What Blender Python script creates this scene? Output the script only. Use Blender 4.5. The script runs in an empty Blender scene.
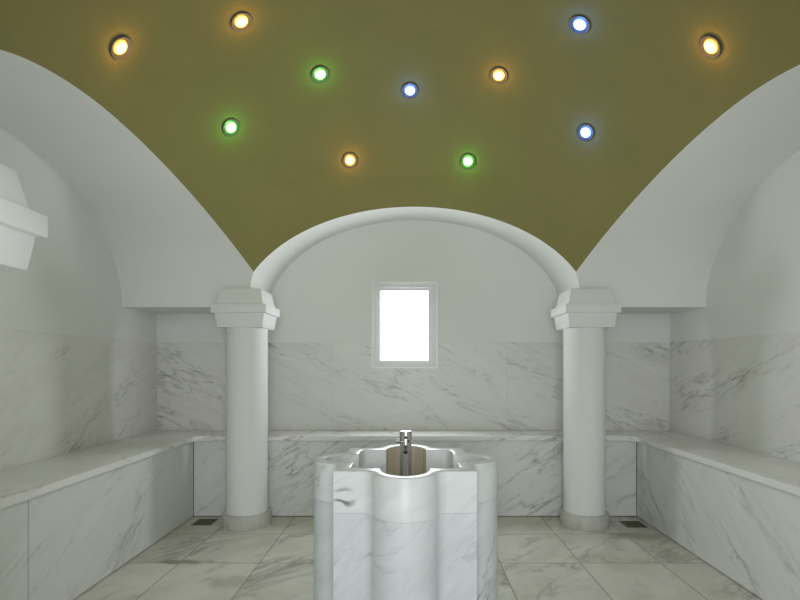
import bpy, bmesh, math, random
from mathutils import Vector
PI = math.pi
scene = bpy.context.scene
COL = scene.collection

# ------------------------------------------------------------ camera
cam_d = bpy.data.cameras.new('camera')
cam = bpy.data.objects.new('camera', cam_d); COL.objects.link(cam)
cam.location = (0, 0, 1.10); cam.rotation_euler = (PI/2, 0, 0)
cam_d.sensor_width = 36; cam_d.lens = 510/800*36
cam_d.shift_x = -0.0125; cam_d.shift_y = 0.08125
cam_d.clip_start = 0.02
scene.camera = cam

# ------------------------------------------------------------ world, light, exposure
w = bpy.data.worlds.new('world'); scene.world = w; w.use_nodes = True
bg = w.node_tree.nodes['Background']
bg.inputs[0].default_value = (.80, .90, 1, 1); bg.inputs[1].default_value = 1.0

def area(name, loc, rot, sx, sy, power, col):
    l = bpy.data.lights.new(name, 'AREA'); l.shape = 'RECTANGLE'; l.size = sx; l.size_y = sy
    l.energy = power; l.color = col
    o = bpy.data.objects.new(name, l); COL.objects.link(o); o.location = loc; o.rotation_euler = rot
    return o
# daylight entering by the entrance behind the camera and by the small window
area('entrance_daylight', (.045, -.76, 1.12), (PI/2, 0, 0), 1.05, 2.0, 35, (.93, .97, 1))
area('window_daylight', (-.035, 4.015, 1.41), (-PI/2, 0, 0), .36, .53, 11, (.90, .945, 1))
vs = scene.view_settings
vs.view_transform = 'Standard'; vs.look = 'None'; vs.exposure = 0.0; vs.gamma = 1; vs.use_curve_mapping = False

# ------------------------------------------------------------ sizes
CX, CY = .033, 2.375          # centre of the domed square
XL, XR, YB, YF = -1.985, 2.04, 4.0, -0.7
HALF, SPR, RISE = 1.150, 1.50, .785      # arches: half span, springing height, rise
BL, BR, BB, BT = -1.572, 1.645, 3.70, .59   # bench fronts and bench top
MT = 1.277                    # top of the marble cladding

# ------------------------------------------------------------ materials
def newmat(name):
    m = bpy.data.materials.new(name); m.use_nodes = True
    nt = m.node_tree; b = nt.nodes['Principled BSDF']
    return m, nt, b
def N(nt, t, **k):
    n = nt.nodes.new(t)
    for a, v in k.items(): setattr(n, a, v)
    return n
def ramp(nt, src, stops):
    r = N(nt, 'ShaderNodeValToRGB'); nt.links.new(src, r.inputs[0])
    el = r.color_ramp.elements
    while len(el) < len(stops): el.new(.5)
    for e, (p, c) in zip(el, stops): e.position = p; e.color = (c, c, c, 1) if isinstance(c, (int, float)) else (*c, 1)
    return r.outputs[0]
def mapping(nt, rot=(0, 0, 0), scale=(1, 1, 1), loc=(0, 0, 0)):
    tc = N(nt, 'ShaderNodeTexCoord'); mp = N(nt, 'ShaderNodeMapping')
    mp.inputs['Rotation'].default_value = rot; nt.links.new(tc.outputs['Object'], mp.inputs[0])
    m2 = N(nt, 'ShaderNodeMapping'); m2.inputs['Scale'].default_value = scale; m2.inputs['Location'].default_value = loc
    nt.links.new(mp.outputs[0], m2.inputs[0]); return m2.outputs[0]
def noise(nt, vec, scale, detail=5, rough=.55, dist=0):
    n = N(nt, 'ShaderNodeTexNoise'); n.inputs['Scale'].default_value = scale
    n.inputs['Detail'].default_value = detail; n.inputs['Roughness'].default_value = rough; n.inputs['Distortion'].default_value = dist
    nt.links.new(vec, n.inputs['Vector']); return n.outputs['Fac']
def math_(nt, op, a, b=None, clamp=False):
    n = N(nt, 'ShaderNodeMath', operation=op, use_clamp=clamp)
    for i, s in enumerate((a, b)):
        if s is None: continue
        if isinstance(s, (int, float)): n.inputs[i].default_value = s
        else: nt.links.new(s, n.inputs[i])
    return n.outputs[0]
def mix(nt, fac, a, b):
    n = N(nt, 'ShaderNodeMix', data_type='RGBA')
    if isinstance(fac, (int, float)): n.inputs[0].default_value = fac
    else: nt.links.new(fac, n.inputs[0])
    for i, s in ((6, a), (7, b)):
        if isinstance(s, tuple): n.inputs[i].default_value = (*s, 1)
        else: nt.links.new(s, n.inputs[i])
    return n.outputs[2]

def marble(name, base, vein, rot=(0, 0, 0), strength=.6, loc=(0, 0, 0), rough=.3, coverage=(.46, .62), patch=None, stretch=4.5, sc=1.0, spot=None):
    """White marble: fine dark diagonal veins gathered in bands, soft grey clouds."""
    m, nt, b = newmat(name)
    v = mapping(nt, rot, (1*sc, 1*sc, stretch*sc), loc)
    n1 = noise(nt, v, 1.1, 7, .56, .3)
    r1 = math_(nt, 'ABSOLUTE', math_(nt, 'SUBTRACT', n1, .5))
    veins = ramp(nt, r1, [(0, 1), (.008, .45), (.035, 0)])
    n2 = noise(nt, v, 2.4, 8, .6, .4)
    r2 = math_(nt, 'ABSOLUTE', math_(nt, 'SUBTRACT', n2, .52))
    fine = ramp(nt, r2, [(0, .9), (.007, .35), (.022, 0)])
    mask = ramp(nt, noise(nt, v, .8, 4, .6), [(coverage[0], 0), (coverage[1], 1)])
    brk = ramp(nt, noise(nt, v, 9, 4, .6), [(.35, .15), (.62, 1)])
    allv = math_(nt, 'MULTIPLY', math_(nt, 'MULTIPLY', math_(nt, 'ADD', veins, fine, True), math_(nt, 'ADD', mask, .15, True)), brk)
    allv = math_(nt, 'MULTIPLY', allv, strength, True)
    cloud = ramp(nt, noise(nt, v, 2.2 if sc > 1 else 1.1, 5, .6, .6), [(.35, .0), (.68, .95 if sc > 1 else .4)])
    streak = ramp(nt, noise(nt, mapping(nt, rot, (3*sc, 3*sc, 22*sc), loc), 1.2, 5, .6, .5), [(.45, 0), (.75, .18)])
    c0 = tuple(x*.87 for x in base)
    c = mix(nt, cloud, base, c0)
    c = mix(nt, streak, c, tuple(x*.80 for x in base))
    if patch:
        pm = ramp(nt, noise(nt, mapping(nt, (0, 0, 0), (1, 1, 1), (3, 1, 0)), 1.7, 4, .6), [(.42, 0), (.68, .85)])
        c = mix(nt, pm, c, patch)
    c = mix(nt, allv, c, vein)
    if spot:
        tc = N(nt, 'ShaderNodeTexCoord'); d = N(nt, 'ShaderNodeVectorMath', operation='DISTANCE'); nt.links.new(tc.outputs['Object'], d.inputs[0]); d.inputs[1].default_value = spot
        near = ramp(nt, d.outputs['Value'], [(.025, 1), (.055, 0)])
        sv = mapping(nt, (0, math.radians(12), 0), (6, 6, 17), (1.7, 0, .4))
        ln_ = ramp(nt, math_(nt, 'ABSOLUTE', math_(nt, 'SUBTRACT', noise(nt, sv, 1, 1, .5, .3), .5)), [(.0, 1), (.05, .6), (.09, 0)])
        c = mix(nt, math_(nt, 'MULTIPLY', near, ln_), c, (.10, .115, .13))
    nt.links.new(c, b.inputs['Base Color'])
    b.inputs['Roughness'].default_value = rough
    b.inputs['Specular IOR Level'].default_value = .4
    return m

WHITE = (.80, .795, .75); VEIN = (.15, .155, .135)
M_wall_b = marble('marble_back_wall', WHITE, VEIN, (0, math.radians(-24), 0), .78, (4.2, 0, 1.3), .33)
M_wall_l = marble('marble_left_wall', WHITE, VEIN, (math.radians(-26), 0, 0), .7, (1.2, 3.1, .3), .33, (.5, .66))
M_wall_r = marble('marble_right_wall', WHITE, VEIN, (math.radians(21), 0, 0), .85, (2.2, 5.6, .9), .33)
RW = (.75, .755, .72)
M_riser_b = marble('marble_bench_riser_back', RW, VEIN, (0, math.radians(32), 0), .75, (7.7, 2, 4), .33)
M_riser_l = marble('marble_bench_riser_left', RW, VEIN, (math.radians(-30), 0, 0), .6, (2.7, 4, 1), .33, (.5, .66))
M_riser_r = marble('marble_bench_riser_right', RW, VEIN, (math.radians(-36), 0, 0), .75, (5.2, 2.6, 4), .33)
M_slab = marble('marble_bench_slab', (.84, .835, .80), VEIN, (0, math.radians(14), math.radians(35)), .8, (3, 8, 2), .28)
M_basin = marble('marble_basin', (.76, .775, .77), (.12, .13, .14), (math.radians(20), math.radians(30), 0), .5, (5, 3.3, 6), .3, (.5, .66), sc=1.2, spot=(-.250, -.293, .555))
M_ped = marble('marble_pedestal', (.70, .725, .745), (.14, .15, .16), (math.radians(-30), math.radians(40), 0), .75, (9, 1.3, 2), .33, (.5, .66), sc=1.3)
M_base = marble('marble_column_base', (.58, .57, .52), VEIN, (0, PI/2, 0), .6, (1, 2, 3), .4, sc=3)

M_stain, nt, b = newmat('water_stained_marble')
v = mapping(nt, (0, 0, 0), (1, 1, .02))
f = ramp(nt, noise(nt, v, 45, 3, .6), [(.38, 0), (.62, 1)])
nt.links.new(mix(nt, f, (.70, .63, .50), (.50, .43, .31)), b.inputs['Base Color']); b.inputs['Roughness'].default_value = .35

def plaster(name, col, bump=.08, scale=60, rough=.85, mottled=.04):
    m, nt, b = newmat(name)
    v = mapping(nt)
    n = noise(nt, v, 1.6, 5, .6)
    f = ramp(nt, n, [(.3, 0), (.7, 1)])
    c = mix(nt, f, col, tuple(x*(1-mottled) for x in col))
    nt.links.new(c, b.inputs['Base Color'])
    bp = N(nt, 'ShaderNodeBump'); bp.inputs['Strength'].default_value = bump; bp.inputs['Distance'].default_value = .004
    nt.links.new(noise(nt, v, scale, 4, .7), bp.inputs['Height']); nt.links.new(bp.outputs[0], b.inputs['Normal'])
    b.inputs['Roughness'].default_value = rough; b.inputs['Specular IOR Level'].default_value = .25
    return m
M_plaster = plaster('white_plaster', (.84, .85, .815), .06, 40)
M_paint = plaster('white_column_paint', (.80, .81, .79), .05, 70, .6, .02)
M_cap = plaster('white_capital_plaster', (.82, .82, .80), .15, 120, .8, .03)

# olive dome
M_olive, nt, b = newmat('olive_dome_plaster')
v = mapping(nt)
f = ramp(nt, noise(nt, v, 2.2, 5, .6, .5), [(.3, 0), (.7, 1)])
c = mix(nt, f, (.292, .262, .092), (.262, .240, .088))
g = ramp(nt, noise(nt, v, 150, 3, .7), [(.35, 0), (.65, .22)])
c = mix(nt, g, c, (.14, .12, .038))
nt.links.new(c, b.inputs['Base Color'])
bp = N(nt, 'ShaderNodeBump'); bp.inputs['Strength'].default_value = .35; bp.inputs['Distance'].default_value = .004
nt.links.new(noise(nt, v, 110, 4, .7), bp.inputs['Height']); nt.links.new(bp.outputs[0], b.inputs['Normal'])
b.inputs['Roughness'].default_value = .75; b.inputs['Specular IOR Level'].default_value = .2

# floor tiles
TX, TY = .446, .487
M_floor, nt, b = newmat('marble_floor_tiles')
tc = N(nt, 'ShaderNodeTexCoord'); sp = N(nt, 'ShaderNodeSeparateXYZ'); nt.links.new(tc.outputs['Object'], sp.inputs[0])
ux = math_(nt, 'DIVIDE', math_(nt, 'SUBTRACT', sp.outputs[0], .055-20*TX), TX)
uy = math_(nt, 'DIVIDE', math_(nt, 'SUBTRACT', sp.outputs[1], 3.32-20*TY), TY)
ix, iy = math_(nt, 'FLOOR', ux), math_(nt, 'FLOOR', uy)
fx, fy = math_(nt, 'FRACT', ux), math_(nt, 'FRACT', uy)
ex = math_(nt, 'ABSOLUTE', math_(nt, 'SUBTRACT', fx, .5)); ey = math_(nt, 'ABSOLUTE', math_(nt, 'SUBTRACT', fy, .5))
edge = math_(nt, 'MAXIMUM', ex, ey)
joint = ramp(nt, edge, [(.4905, 0), (.4955, 1)])
cell = N(nt, 'ShaderNodeCombineXYZ'); nt.links.new(ix, cell.inputs[0]); nt.links.new(iy, cell.inputs[1])
wn = N(nt, 'ShaderNodeTexWhiteNoise', noise_dimensions='3D'); nt.links.new(cell.outputs[0], wn.inputs['Vector'])
off = N(nt, 'ShaderNodeVectorMath', operation='MULTIPLY_ADD')
nt.links.new(wn.outputs['Color'], off.inputs[0]); off.inputs[1].default_value = (9, 9, 9); nt.links.new(tc.outputs['Object'], off.inputs[2])
mp = N(nt, 'ShaderNodeMapping'); mp0 = N(nt, 'ShaderNodeMapping'); mp0.inputs['Rotation'].default_value = (0, 0, math.radians(-48)); mp.inputs['Scale'].default_value = (1, 2.6, 1)
nt.links.new(off.outputs[0], mp0.inputs[0]); nt.links.new(mp0.outputs[0], mp.inputs[0])
n1 = noise(nt, mp.outputs[0], 1.5, 7, .6, .8)
vein = ramp(nt, math_(nt, 'ABSOLUTE', math_(nt, 'SUBTRACT', n1, .5)), [(0, .65), (.02, .25), (.07, 0)])
vm = ramp(nt, noise(nt, mp.outputs[0], 1.1, 3), [(.42, 0), (.6, 1)])
vein = math_(nt, 'MULTIPLY', vein, vm)
tone = N(nt, 'ShaderNodeMapRange'); nt.links.new(wn.outputs['Value'], tone.inputs[0]); tone.inputs[3].default_value = 0; tone.inputs[4].default_value = .55
c = mix(nt, tone.outputs[0], (.72, .71, .635), (.66, .65, .57))
cl = ramp(nt, noise(nt, mp.outputs[0], 1.3, 5, .6, .6), [(.40, 0), (.75, .65)])
c = mix(nt, cl, c, (.46, .455, .395))
dirt = ramp(nt, noise(nt, mapping(nt, (0, 0, 0), (1, 1, 1), (2, 5, 0)), 2.0, 5, .65), [(.48, 0), (.72, .55)])
c = mix(nt, dirt, c, (.42, .41, .32))
c = mix(nt, vein, c, (.16, .15, .12))
for sx, sy, wx, wy, st in ((-1.25, 2.85, 3.2, 16, .75), (1.42, 3.28, 3.4, 7, .5), (1.50, 2.95, 5, 4, .35), (-.92, 2.6, 4, 6, .35)):   # damp stains
    mpp = N(nt, 'ShaderNodeMapping'); mpp.inputs['Location'].default_value = (-sx*wx, -sy*wy, 0); mpp.inputs['Scale'].default_value = (wx, wy, 1)
    nt.links.new(tc.outputs['Object'], mpp.inputs[0]); ll = N(nt, 'ShaderNodeVectorMath', operation='LENGTH'); nt.links.new(mpp.outputs[0], ll.inputs[0])
    blot = math_(nt, 'ADD', ll.outputs['Value'], math_(nt, 'MULTIPLY', math_(nt, 'SUBTRACT', noise(nt, mapping(nt), 11, 4), .5), 1.2))
    c = mix(nt, math_(nt, 'MULTIPLY', ramp(nt, blot, [(.25, 1), (.62, 0)]), st), c, (.20, .20, .13))
c = mix(nt, math_(nt, 'MULTIPLY', joint, .75), c, (.20, .19, .14))
nt.links.new(c, b.inputs['Base Color']); b.inputs['Roughness'].default_value = .36; b.inputs['Specular IOR Level'].default_value = .4
bp = N(nt, 'ShaderNodeBump'); bp.inputs['Strength'].default_value = .3; bp.inputs['Distance'].default_value = .002; bp.invert = True
nt.links.new(joint, bp.inputs['Height']); nt.links.new(bp.outputs[0], b.inputs['Normal'])

def simple(name, col, rough=.5, metal=0, bump=0):
    m, nt, b = newmat(name)
    v = mapping(nt); f = noise(nt, v, 12, 3)
    nt.links.new(mix(nt, f, col, tuple(x*.9 for x in col)), b.inputs['Base Color'])
    b.inputs['Roughness'].default_value = rough; b.inputs['Metallic'].default_value = metal
    return m
M_chrome = simple('brushed_chrome', (.55, .53, .49), .18, 1)
M_gun = simple('darkened_chrome', (.25, .24, .22), .3, 1)
M_dark = simple('dark_hole', (.03, .03, .03), .6)
M_grate = simple('aged_brass_grate', (.16, .15, .10), .45, .6)
M_frame = simple('white_window_frame', (.78, .78, .77), .4)
M_trim = simple('white_window_edge', (.95, .95, .95), .3)
M_grout = simple('dark_joint', (.12, .11, .07), .9)
def emis(name, col, s):
    m, nt, b = newmat(name)
    b.inputs['Base Color'].default_value = (.8, .8, .8, 1)
    b.inputs['Emission Color'].default_value = (*col, 1); b.inputs['Emission Strength'].default_value = s
    return m
M_pane = emis('bright_frosted_pane', (.96, .98, 1), 4)

# ------------------------------------------------------------ mesh helpers
def link(name, me, mat=None, parent=None, smooth=False):
    o = bpy.data.objects.new(name, me); COL.objects.link(o)
    if mat is not None: me.materials.append(mat)
    if parent is not None: o.parent = parent
    if smooth:
        for p in me.polygons: p.use_smooth = True
    return o
def obj(name, bm, mat, parent=None, smooth=False, ang=None):
    bmesh.ops.recalc_face_normals(bm, faces=bm.faces)
    me = bpy.data.meshes.new(name); bm.to_mesh(me); bm.free()
    o = link(name, me, mat, parent, smooth)
    if ang is not None:
        for p in me.polygons: p.use_smooth = True
        me.set_sharp_from_angle(angle=math.radians(ang))
    return o
def box(bm, x0, x1, y0, y1, z0, z1):
    vs = [bm.verts.new((x, y, z)) for z in (z0, z1) for y in (y0, y1) for x in (x0, x1)]
    for f in ((0, 1, 3, 2), (4, 5, 7, 6), (0, 1, 5, 4), (2, 3, 7, 6), (0, 2, 6, 4), (1, 3, 7, 5)):
        bm.faces.new([vs[i] for i in f])
    return vs
def bev(bm, w, seg=2):
    bmesh.ops.bevel(bm, geom=[e for e in bm.edges], offset=w, segments=seg, affect='EDGES', profile=.5)
def lathe(bm, prof, cx=0, cy=0, seg=64, cap0=True, cap1=True):
    rings = []
    for r, z in prof:
        rings.append([bm.verts.new((cx+r*math.cos(2*PI*i/seg), cy+r*math.sin(2*PI*i/seg), z)) for i in range(seg)])
    for a, b_ in zip(rings, rings[1:]):
        for i in range(seg):
            j = (i+1) % seg; bm.faces.new((a[i], a[j], b_[j], b_[i]))
    if cap0: bm.faces.new(rings[0])
    if cap1: bm.faces.new(rings[-1])
def struct(o): o['kind'] = 'structure'; return o
def tag(o, label, cat, group=None):
    o['label'] = label; o['category'] = cat
    if group: o['group'] = group
    return o
def empty(name, loc, label, cat, group=None):
    o = bpy.data.objects.new(name, None); COL.objects.link(o); o.location = loc; o.empty_display_size = .1
    return tag(o, label, cat, group)

# ------------------------------------------------------------ the shell
bm = bmesh.new(); box(bm, XL-.1, XR+.1, -1.6, YB+.1, -.1, 0); struct(obj('floor', bm, M_floor))

WX0, WX1, WZ0, WZ1 = -.300, .218, 1.074, 1.755      # outer edge of the window
TOP = 3.1
bm = bmesh.new()                                     # back wall round the window opening
box(bm, XL-.1, WX0, YB+.004, YB+.14, 0, TOP); box(bm, WX1, XR+.1, YB+.004, YB+.14, 0, TOP)
box(bm, WX0, WX1, YB+.004, YB+.14, 0, WZ0); box(bm, WX0, WX1, YB+.004, YB+.14, WZ1, TOP)
struct(obj('wall_back', bm, M_plaster))
bm = bmesh.new(); box(bm, XL-.14, XL-.004, YF, YB+.1, 0, TOP); struct(obj('wall_left', bm, M_plaster))
bm = bmesh.new(); box(bm, XR+.004, XR+.14, YF, YB+.1, 0, TOP); struct(obj('wall_right', bm, M_plaster))
DX0, DX1, DZ = CX-.56, CX+.56, 2.15                   # entrance behind the camera
bm = bmesh.new()
box(bm, XL-.1, DX0, YF-.12, YF, 0, TOP); box(bm, DX1, XR+.1, YF-.12, YF, 0, TOP); box(bm, DX0, DX1, YF-.12, YF, DZ, TOP)
struct(obj('wall_front', bm, M_plaster))

# marble cladding, slab by slab (thin open joints)
def panel(n, poly, mat, plane, depth=.02, g=.0012):
    """poly: outline (u, z); plane 'b', 'l' or 'r'."""
    bm = bmesh.new()
    fa = []; fb = []
    for u, z in poly:
        if plane == 'b': fa.append(bm.verts.new((u, YB, z))); fb.append(bm.verts.new((u, YB+depth, z)))
        if plane == 'l': fa.append(bm.verts.new((XL, u, z))); fb.append(bm.verts.new((XL-depth, u, z)))
        if plane == 'r': fa.append(bm.verts.new((XR, u, z))); fb.append(bm.verts.new((XR+depth, u, z)))
    bm.faces.new(fa); bm.faces.new(fb)
    for i in range(len(fa)):
        j = (i+1) % len(fa); bm.faces.new((fa[i], fa[j], fb[j], fb[i]))
    return struct(obj('trim_%d' % n, bm, mat))
g = .0026
def rect(a, b_, z0=BT-.02, z1=MT): return [(a+g, z0), (b_-g, z0), (b_-g, z1), (a+g, z1)]
panel(1, rect(XL, -.604), M_wall_b, 'b')
panel(2, [(-.604+g, BT-.02), (.761-g, BT-.02), (.761-g, MT), (WX1, MT), (WX1, WZ0), (WX0, WZ0), (WX0, MT), (-.604+g, MT)], M_wall_b, 'b')
panel(3, rect(.761, XR), M_wall_b, 'b')
n = 4
for pl, mt in (('l', M_wall_l), ('r', M_wall_r)):
    for a, b_ in ((YF, .8), (.8, 2.35 if pl == 'l' else 2.1), (2.35 if pl == 'l' else 2.1, YB-.001)):
        panel(n, rect(a, b_), mt, pl); n += 1

# ---- vaults and dome
def Rz(zz):   # dome radius at height zz above eye level 1.10
    t = min(1, max(0, (zz-1.28)/.11)); t = t*t*(3-2*t)
    return 1.56*math.sqrt(max(0, 1-((zz-.75)/1.15)**2))*(1+.009*t)
def warp(bm):  # the near half of the domed square is a little longer and wider than the far half
    for v in bm.verts:
        if v.co.y < CY:
            t = min(1, (CY-v.co.y)/HALF); t = t*t*(3-2*t)
            v.co.y = CY+(v.co.y-CY)*1.04 if v.co.y > YF+.05 else v.co.y
            if XL+.02 < v.co.x < XR-.02: v.co.x = CX+(v.co.x-CX)*(1+.035*t)
def prof(off):  # vault height above eye level at lateral offset
    return (SPR-1.10) + RISE*math.sqrt(max(0, 1-(off/HALF)**2))
def vault(bm, sgn, axis, end, seg=72, k=10):
    """barrel vault along +-x or +-y, from the dome (or the neighbouring vault) out to the wall"""
    rows = []
    for i in range(seg+1):
        th = PI*i/seg
        off = HALF*math.cos(th); zz = (SPR-1.10)+RISE*math.sin(th)
        rr = Rz(zz) if zz > .5 else 1.56
        s = rr*rr-off*off
        st = math.sqrt(s) if s > 0 else 0
        st = max(st, abs(off)) if abs(off) > 1.0 and zz < .66 else st
        row = []
        for j in range(k+1):
            t = st+(end-st)*j/k
            p = (CX+sgn*t, CY+off) if axis == 'x' else (CX+off, CY+sgn*t)
            row.append(bm.verts.new((p[0], p[1], zz+1.10-(.05 if axis == 'y' else .03)*math.sin(th)*j/k)))   # the crown falls a little towards the wall
        rows.append(row)
    for a, b_ in zip(rows, rows[1:]):
        for j in range(k): bm.faces.new((a[j], a[j+1], b_[j+1], b_[j]))
vm_ = bmesh.new()
vault(vm_, 1, 'y', YB+.01-CY); vault(vm_, -1, 'y', CY-YF+.01)
vault(vm_, -1, 'x', CX-XL+.01); vault(vm_, 1, 'x', XR+.01-CX)
warp(vm_)
bmesh.ops.recalc_face_normals(vm_, faces=vm_.faces)
for f in vm_.faces: f.normal_update()
up = [f for f in vm_.faces if f.normal.z > .02]
bmesh.ops.reverse_faces(vm_, faces=up)
me = bpy.data.meshes.new('ceiling_vaults'); vm_.to_mesh(me); vm_.free()
cv = link('ceiling', me, M_plaster, None, True); struct(cv)
sd = cv.modifiers.new('s', 'SOLIDIFY'); sd.thickness = .03; sd.offset = -1; es = cv.modifiers.new('e', 'EDGE_SPLIT'); es.split_angle = math.radians(40)
# solid corner piers over the columns; their flat undersides are the low corner ceilings
bm = bmesh.new()
for x0, x1 in ((XL-.01, CX-HALF), (CX+HALF, XR+.01)):
    for y0, y1 in ((CY+HALF, YB+.01), (YF-.01, CY-HALF)):
        box(bm, x0, x1, y0, y1, SPR, 2.3)
warp(bm)
struct(obj('ceiling', bm, M_plaster))
# dome with pendentives
bm = bmesh.new(); NP, NT = 288, 90; rings = []
def foot(phi):
    ph = (phi+PI/4) % (PI/2)-PI/4
    lo, hi = .60, 1.2
    f = lambda zz: zz-prof(Rz(zz)*abs(math.sin(ph)))
    for _ in range(40):
        m_ = (lo+hi)/2
        if f(m_) > 0: hi = m_
        else: lo = m_
    return (lo+hi)/2
ft = [foot(2*PI*i/NP) for i in range(NP)]
APX = 1.8999
for j in range(NT+1):
    ring = []
    for i in range(NP):
        ph = 2*PI*i/NP
        a0 = math.asin((ft[i]-.75)/1.15); a = a0+(PI/2*.985-a0)*(j/NT)
        zz = .75+1.15*math.sin(a); r = Rz(zz)
        ring.append(bm.verts.new((CX+r*math.cos(ph), CY+r*math.sin(ph), zz+1.10)))
    rings.append(ring)
for a, b_ in zip(rings, rings[1:]):
    for i in range(NP):
        k = (i+1) % NP; bm.faces.new((a[i], a[k], b_[k], b_[i]))
bm.faces.new(rings[-1]); warp(bm)
bmesh.ops.recalc_face_normals(bm, faces=bm.faces)
dome = obj('ceiling', bm, M_olive, None, True); struct(dome)
sd = dome.modifiers.new('s', 'SOLIDIFY'); sd.thickness = .03; sd.offset = 1; es = dome.modifiers.new('e', 'EDGE_SPLIT'); es.split_angle = math.radians(40)

# ---- window
bm = bmesh.new()
def ring_frame(bm, x0, x1, z0, z1, t, y0, y1):
    tl, tr, tb, tt = t
    box(bm, x0, x0+tl, y0, y1, z0, z1); box(bm, x1-tr, x1, y0, y1, z0, z1)
    box(bm, x0+tl, x1-tr, y0, y1, z0, z0+tb); box(bm, x0+tl, x1-tr, y0, y1, z1-tt, z1)
ring_frame(bm, WX0, WX1, WZ0, WZ1, (.013,)*4, YB-.006, YB+.02)
win = struct(obj('window_1', bm, M_trim))
bm = bmesh.new(); ring_frame(bm, WX0+.013, WX1-.013, WZ0+.013, WZ1-.013, (.052, .060, .050, .058), YB+.012, YB+.06)
obj('window_frame', bm, M_frame, win)
bm = bmesh.new(); ring_frame(bm, WX0+.022, WX1-.024, WZ0+.022, WZ1-.024, (.022, .022, .02, .022), YB+.004, YB+.014)
obj('window_sash', bm, M_frame, win)
bm = bmesh.new(); box(bm, WX0+.055, WX1-.055, YB+.04, YB+.05, WZ0+.05, WZ1-.055)
pane = obj('pane', bm, M_pane, win); pane['label'] = 'glaring white frosted pane'

# ------------------------------------------------------------ marble bench
bench = empty('marble_bench', (CX, BB+.15, 0), 'long white marble wall bench running round left, back and right sides', 'bench')
def bobj(name, bm, mat, **k):
    bmesh.ops.translate(bm, verts=bm.verts, vec=(-bench.location.x, -bench.location.y, 0))
    return obj(name, bm, mat, bench, **k)
OV, TH = .028, .038
def slab(poly):
    """outline with the nosing edges bevelled"""
    bm = bmesh.new()
    lo = [bm.verts.new((x, y, BT-TH)) for x, y in poly]; hi = [bm.verts.new((x, y, BT)) for x, y in poly]
    bm.faces.new(lo); bm.faces.new(hi)
    for i in range(len(poly)):
        j = (i+1) % len(poly); bm.faces.new((lo[i], lo[j], hi[j], hi[i]))
    bmesh.ops.recalc_face_normals(bm, faces=bm.faces)
    bmesh.ops.bevel(bm, geom=[e for e in bm.edges if abs(e.verts[0].co.z-e.verts[1].co.z) < 1e-5], offset=.009, segments=3, affect='EDGES', profile=.6)
    return bm
xl, xr, yb = BL+OV, BR-OV, BB-OV
k = .41    # mitred inner corners
gg = .0008
bobj('bench_slab', slab([(XL+.001, YB-.001), (XL+.001, 1.92+gg), (xl, 1.99+gg), (xl, yb-.05), (xl+.05, yb), (xl+k, yb), (xl+k, YB-.001)]), M_slab, ang=30)
bobj('bench_slab', slab([(XL+.001, YF), (xl, YF), (xl, 1.99-gg), (XL+.001, 1.92-gg)]), M_slab, ang=30)
xs = [xl+k+2*gg, -.03, xr-k-2*gg]
for a, b_ in zip(xs, xs[1:]):
    bobj('bench_slab', slab([(a+gg, yb), (b_-gg, yb), (b_-gg, YB-.001), (a+gg, YB-.001)]), M_slab, ang=30)
bobj('bench_slab', slab([(XR-.001, YB-.001), (xr-k, YB-.001), (xr-k, yb), (xr-.05, yb), (xr, yb-.05), (xr, 2.35+gg), (XR-.001, 2.35+gg)]), M_slab, ang=30)
bobj('bench_slab', slab([(XR-.001, YF), (XR-.001, 2.35-gg), (xr, 2.35-gg), (xr, YF)]), M_slab, ang=30)
def riser(x0, x1, y0, y1, m):
    bm = bmesh.new(); box(bm, x0, x1, y0, y1, .006, BT-TH); bobj('bench_riser', bm, m)
for a, b_ in ((BL+.001, -.03), (-.03, BR-.001)): riser(a+g, b_-g, BB, BB+.03, M_riser_b)
for a, b_ in ((YF, .7), (.7, 2.10), (2.10, BB)): riser(BL-.03, BL, a+g, b_-g, M_riser_l)
for a, b_ in ((YF, .6), (.6, 1.9), (1.9, BB)): riser(BR, BR+.03, a+g, b_-g, M_riser_r)
bm = bmesh.new()
box(bm, XL, BL-.031, YF, YB, 0, BT-TH-.002); box(bm, BR+.031, XR, YF, YB, 0, BT-TH-.002); box(bm, BL-.031, BR+.031, BB+.031, YB, 0, BT-TH-.002)
bobj('bench_core', bm, M_grout)

# ------------------------------------------------------------ columns
def frustum(bm, w0, w1, z0, z1):
    a, b_ = w0/2, w1/2
    lo = [bm.verts.new((sx*a, sy*a, z0)) for sx, sy in ((-1, -1), (1, -1), (1, 1), (-1, 1))]
    hi = [bm.verts.new((sx*b_, sy*b_, z1)) for sx, sy in ((-1, -1), (1, -1), (1, 1), (-1, 1))]
    bm.faces.new(lo); bm.faces.new(hi)
    for i in range(4):
        j = (i+1) % 4; bm.faces.new((lo[i], lo[j], hi[j], hi[i]))
def column(x, y, label):
    t = empty('column', (x, y, 0), label, 'column', 'columns under the dome')
    bm = bmesh.new(); lathe(bm, [(.139, .088), (.139, 1.36)], seg=72); obj('shaft', bm, M_paint, t, ang=40)
    bm = bmesh.new(); lathe(bm, [(.161, 0), (.163, .006), (.163, .078), (.157, .090), (.142, .093)], seg=72); obj('base', bm, M_base, t, ang=40)
    bm = bmesh.new(); frustum(bm, .300, .328, 1.350, 1.446); bev(bm, .003)
    cp = obj('capital', bm, M_cap, t, ang=40)
    bm = bmesh.new(); frustum(bm, .365, .365, 1.444, 1.503); bev(bm, .003); obj('abacus', bm, M_cap, cp, ang=40)
    bm = bmesh.new(); frustum(bm, .312, .266, 1.502, 1.610); bev(bm, .003); obj('impost', bm, M_cap, cp, ang=40)
    return t
D = 1.173; DY = 1.155
column(CX-D+.012, CY+DY, 'white round column with stepped square capital, at the far left near the drain')
column(CX+D, CY+DY, 'white round column with stepped square capital, at the far right near the drain')
column(CX-D-.024, CY-D, 'near white column whose stepped capital shows at the left edge of the photo')

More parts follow.
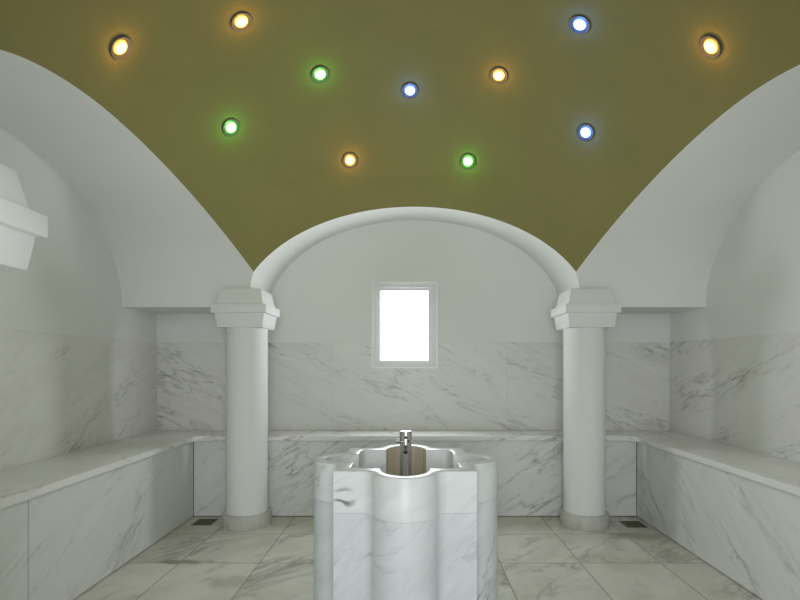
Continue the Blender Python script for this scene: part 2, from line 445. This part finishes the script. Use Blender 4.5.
# ------------------------------------------------------------ washbasin
SX, SY = -.020, 2.375
def rot4(m_):
    out = []
    for c_, s_ in ((1, 0), (0, 1), (-1, 0), (0, -1)):
        out += [(x*c_-y*s_, x*s_+y*c_) for x, y in m_]
    return out
def outer_outline(sq, R_, ext, fil):
    """square with a round lobe on each side, the lobe flowing into the flat by a hollow curve"""
    c = ext-R_; u = math.sqrt((R_+fil)**2-(sq+fil-c)**2)
    a1 = math.atan2(sq+fil-c, u)                    # angle of the line joining the two centres
    half = [(-sq, -sq)]
    for i in range(9):
        a = PI/2-(PI/2-a1)*i/8
        half.append((-u+fil*math.cos(a), -(sq+fil)+fil*math.sin(a)))
    # last fillet point is the tangent point, seen from the lobe centre at angle PI+a1
    for i in range(1, 13):
        a = (PI+a1)+(PI/2-a1)*i/12
        half.append((R_*math.cos(a), -c+R_*math.sin(a)))
    return rot4(half+[(-x, y) for x, y in reversed(half[1:-1])])
def inner_outline(sq, h, ext, rc, nseg=24):
    half = [(-sq*1.0+rc*(1-math.cos(a)), -sq+rc*(1-math.sin(a))) for a in (PI/4, PI/4+PI/12, PI/4+PI/6, PI/2)]
    half.append((-h, -sq))
    for i in range(1, nseg//2+1):
        a = PI*i/nseg
        half.append((-h*math.cos(a), -sq-(ext-sq)*math.sin(a)))
    full = half+[(-x, y) for x, y in reversed(half[1:-1])]
    return rot4(full)
outer = outer_outline(.293, .134, .426, .045)
inner = inner_outline(.230, .102, .378, .03)
Z1, ZS, ZF = .667, .495, .40
sink = empty('washbasin', (SX, SY, 0), 'freestanding lobed white marble washbasin in the middle of the floor', 'basin')
def wall_ring(bm, a, za, b_, zb):
    n_ = len(a); va = [bm.verts.new((x, y, za)) for x, y in a]; vb = [bm.verts.new((x, y, zb)) for x, y in b_]
    for i in range(n_):
        j = (i+1) % n_; bm.faces.new((va[i], va[j], vb[j], vb[i]))
    return va, vb
def inset(poly, d):
    n_ = len(poly); out = []
    for i in range(n_):
        p0, p1, p2 = Vector(poly[i-1]), Vector(poly[i]), Vector(poly[(i+1) % n_])
        e1, e2 = (p1-p0).normalized(), (p2-p1).normalized()
        nn = Vector((-e1.y-e2.y, e1.x+e2.x)); nn = nn.normalized()
        cosv = max(.5, nn.dot(Vector((-e1.y, e1.x))))
        out.append(tuple(p1+nn*d/cosv))
    return out
def rings_mesh(bm, seq):
    """seq of (outline, z); all outlines same length"""
    prev = None; rs = []
    for pl, z in seq:
        vv = [bm.verts.new((x, y, z)) for x, y in pl]
        if prev:
            for i in range(len(vv)):
                j = (i+1) % len(vv); bm.faces.new((prev[i], prev[j], vv[j], vv[i]))
        prev = vv; rs.append(vv)
    return rs
bm = bmesh.new()
ro = rings_mesh(bm, [(outer, ZS+.0004), (outer, Z1-.006), (inset(outer, .002), Z1-.002), (inset(outer, .006), Z1)])
ri = rings_mesh(bm, [(inset(inner, .03), ZF), (inner, ZF+.03), (inner, Z1-.006), (inset(inner, -.002), Z1-.002), (inset(inner, -.006), Z1)])
bm.faces.new(ri[0])
# rim: bridge the two top outlines
eo = [bm.edges.get((ro[-1][i], ro[-1][(i+1) % len(ro[-1])])) for i in range(len(ro[-1]))]
ei = [bm.edges.get((ri[-1][i], ri[-1][(i+1) % len(ri[-1])])) for i in range(len(ri[-1]))]
bmesh.ops.triangle_fill(bm, edges=eo+ei, use_beauty=True)
# underside collar down to the pedestal cavity
lo = [bm.verts.new((x*.97, y*.97, ZS+.0004)) for x, y in outer]
for i in range(len(lo)):
    j = (i+1) % len(lo); bm.faces.new((ro[0][i], ro[0][j], lo[j], lo[i]))
bs = obj('basin', bm, M_basin, sink, ang=35)
bs.data.materials.append(M_stain)
for p in bs.data.polygons:     # limescale-stained far wall behind the faucet
    c = p.center
    if abs(c.x) < .103 and .225 < c.y < .385 and c.z < Z1-.008 and abs(p.normal.z) < .3: p.material_index = 1
bm = bmesh.new()
rp = rings_mesh(bm, [(outer, 0), (outer, ZS-.0004), (inset(outer, .05), ZS-.0004), (inset(outer, .05), ZF-.06)])
bm.faces.new(rp[0]); bm.faces.new(rp[-1])
obj('pedestal', bm, M_ped, sink, ang=35)

# faucet standing in the basin
fc = empty('faucet', (SX, SY, ZF), 'tall cylindrical chrome mixer faucet standing inside the marble basin', 'faucet')
def cyl_between(bm, p, q, r, seg=24):
    p, q = Vector(p), Vector(q); d = (q-p); L = d.length
    rot = d.to_track_quat('Z', 'Y').to_matrix().to_4x4(); rot.translation = (p+q)/2
    bmesh.ops.create_cone(bm, cap_ends=True, segments=seg, radius1=r, radius2=r, depth=L, matrix=rot)
bm = bmesh.new(); lathe(bm, [(.034, 0), (.034, .010), (.027, .014), (.027, .345)], seg=40); obj('body', bm, M_chrome, fc, ang=40)
bm = bmesh.new(); lathe(bm, [(.0285, .348), (.0285, .386), (.0265, .392), (.020, .394)], seg=40); obj('cap', bm, M_chrome, fc, ang=40)
bm = bmesh.new(); cyl_between(bm, (-.020, 0, .345), (-.034, 0, .346), .0065); cyl_between(bm, (-.032, 0, .346), (-.044, 0, .347), .0095); obj('lever', bm, M_gun, fc, ang=40)
bm = bmesh.new(); cyl_between(bm, (0, -.015, .322), (0, -.070, .305), .0125); sp_ = obj('spout', bm, M_chrome, fc, ang=40)
bm = bmesh.new(); cyl_between(bm, (0, -.0695, .3052), (0, -.0712, .3047), .009); obj('aerator', bm, M_dark, sp_)
bm = bmesh.new(); cyl_between(bm, (0, -.024, .366), (0, -.030, .366), .007); obj('indicator', bm, M_dark, fc)
bm = bmesh.new(); cyl_between(bm, (.012, -.022, .348), (.012, -.029, .348), .006); obj('indicator', bm, M_dark, fc)

# ------------------------------------------------------------ floor drains
def drain(x, y, label):
    t = empty('floor_drain', (x, y, 0), label, 'drain', 'floor drains in the back corners')
    s = .069
    bm = bmesh.new()
    for a in ((-s, s, -s, -s+.010), (-s, s, s-.010, s), (-s, -s+.010, -s+.010, s-.010), (s-.010, s, -s+.010, s-.010)): box(bm, *a, 0, .003)
    obj('frame', bm, M_grate, t)
    bm = bmesh.new(); box(bm, -s+.010, s-.010, -s+.010, s-.010, 0, .0006); obj('sump', bm, M_dark, t)
    bm = bmesh.new()
    for i in range(7):
        yy = -s+.016+i*.0165; box(bm, -s+.008, s-.008, yy, yy+.008, .0006, .0026)
    obj('grate', bm, M_grate, t)
drain(-1.435, 3.568, 'dark square floor drain left of the left column by the bench')
drain(1.540, 3.52, 'dark square floor drain right of the right column by the bench')

M_lampring = simple('bronzed_lamp_ring', (.13, .12, .10), .45, .3)
# ------------------------------------------------------------ coloured lamps in the dome
COLS = {'o': ((1.9, .95, .03), (6, 4.8, .85), (1, .44, .02), .30), 'g': ((.25, 1.5, .12), (3.2, 6, 2.6), (.10, 1, .03), .30), 'b': ((.10, .38, 2.2), (3.5, 5, 8), (.05, .20, 1), .42)}
LM = {}
for k_, (rim, core, glow, pw) in COLS.items():
    m, nt, b = newmat('lamp_lens_'+{'o': 'amber', 'g': 'green', 'b': 'blue'}[k_])
    tc = N(nt, 'ShaderNodeTexCoord'); ln = N(nt, 'ShaderNodeVectorMath', operation='LENGTH')
    mp = N(nt, 'ShaderNodeMapping'); mp.inputs['Scale'].default_value = (1, 1, 0); nt.links.new(tc.outputs['Object'], mp.inputs[0]); nt.links.new(mp.outputs[0], ln.inputs[0])
    fac = ramp(nt, math_(nt, 'DIVIDE', ln.outputs['Value'], .0345), [(.60, 0), (.95, 1)])
    mx = max(core)
    nt.links.new(mix(nt, fac, tuple(x/mx for x in core), tuple(x/mx for x in rim)), b.inputs['Emission Color'])
    b.inputs['Emission Strength'].default_value = mx
    b.inputs['Base Color'].default_value = (.5, .5, .5, 1)
    LM[k_] = (m, M_lampring)
def dome_point(az, r):
    lo, hi = .76, 1.899
    for _ in range(40):
        zz = (lo+hi)/2
        if Rz(zz) > r: lo = zz
        else: hi = zz
    x, y = r*math.sin(az), r*math.cos(az)
    nrm = Vector((-x/1.56**2, -y/1.56**2, -(zz-.75)/1.15**2)).normalized()
    return Vector((CX+x, CY+y, zz+1.10)), nrm
def lamp(az, r, c, label):
    a_ = math.radians(az); px, py = r*math.sin(a_), r*math.cos(a_)
    p, nrm = dome_point(math.atan2(px, py), math.hypot(px, py))
    t = empty('ceiling_lamp', p, label, 'lamp', 'coloured lamps set into the dome in two rings')
    t.rotation_euler = nrm.to_track_quat('Z', 'Y').to_euler()
    bm = bmesh.new(); seg = 48
    lathe(bm, [(.0345, -.010), (.0345, .001), (.040, .0055), (.049, .009), (.053, .0085), (.055, .005), (.056, -.010)], seg=seg, cap0=False, cap1=False)
    obj('trim_ring', bm, LM[c][1], t, ang=50)
    bm = bmesh.new()
    lathe(bm, [(.0345, -.004), (.0342, .002), (.031, .006), (.024, .0088), (.013, .0105), (.002, .011)], seg=seg)
    obj('lens', bm, LM[c][0], t, ang=60)
    l = bpy.data.lights.new('lamp_light', 'POINT'); l.energy = COLS[c][3]; l.color = COLS[c][2]; l.shadow_soft_size = .012
    lo_ = bpy.data.objects.new('lamp_light', l); COL.objects.link(lo_); lo_.parent = t; lo_.location = (0, 0, .045)
lamp(-96.4, 1.308, 'o', 'amber round ceiling lamp in the olive dome, at the far upper left')
lamp(-80.2, .882, 'o', 'amber ceiling lamp near the top edge, above and left of the upper green lamp')
lamp(-41.6, .850, 'g', 'upper green ceiling lamp, between an amber lamp and the central blue lamp')
lamp(-2.3, .830, 'b', 'blue ceiling lamp nearest the middle of the dome, above the window')
lamp(36.8, .829, 'o', 'amber ceiling lamp of the inner ring, between the two blue lamps')
lamp(76.6, .847, 'b', 'topmost blue ceiling lamp, upper right near the top edge')
lamp(95.9, 1.297, 'o', 'amber ceiling lamp alone at the far upper right')
lamp(-59.0, 1.283, 'g', 'green ceiling lamp lowest on the left side above the left arch')
lamp(-20.9, 1.269, 'o', 'lowest amber ceiling lamp, above the back arch left of the window')
lamp(17.2, 1.266, 'g', 'lower right green ceiling lamp above the back arch')
lamp(54.6, 1.277, 'b', 'lower right blue ceiling lamp above the right column')
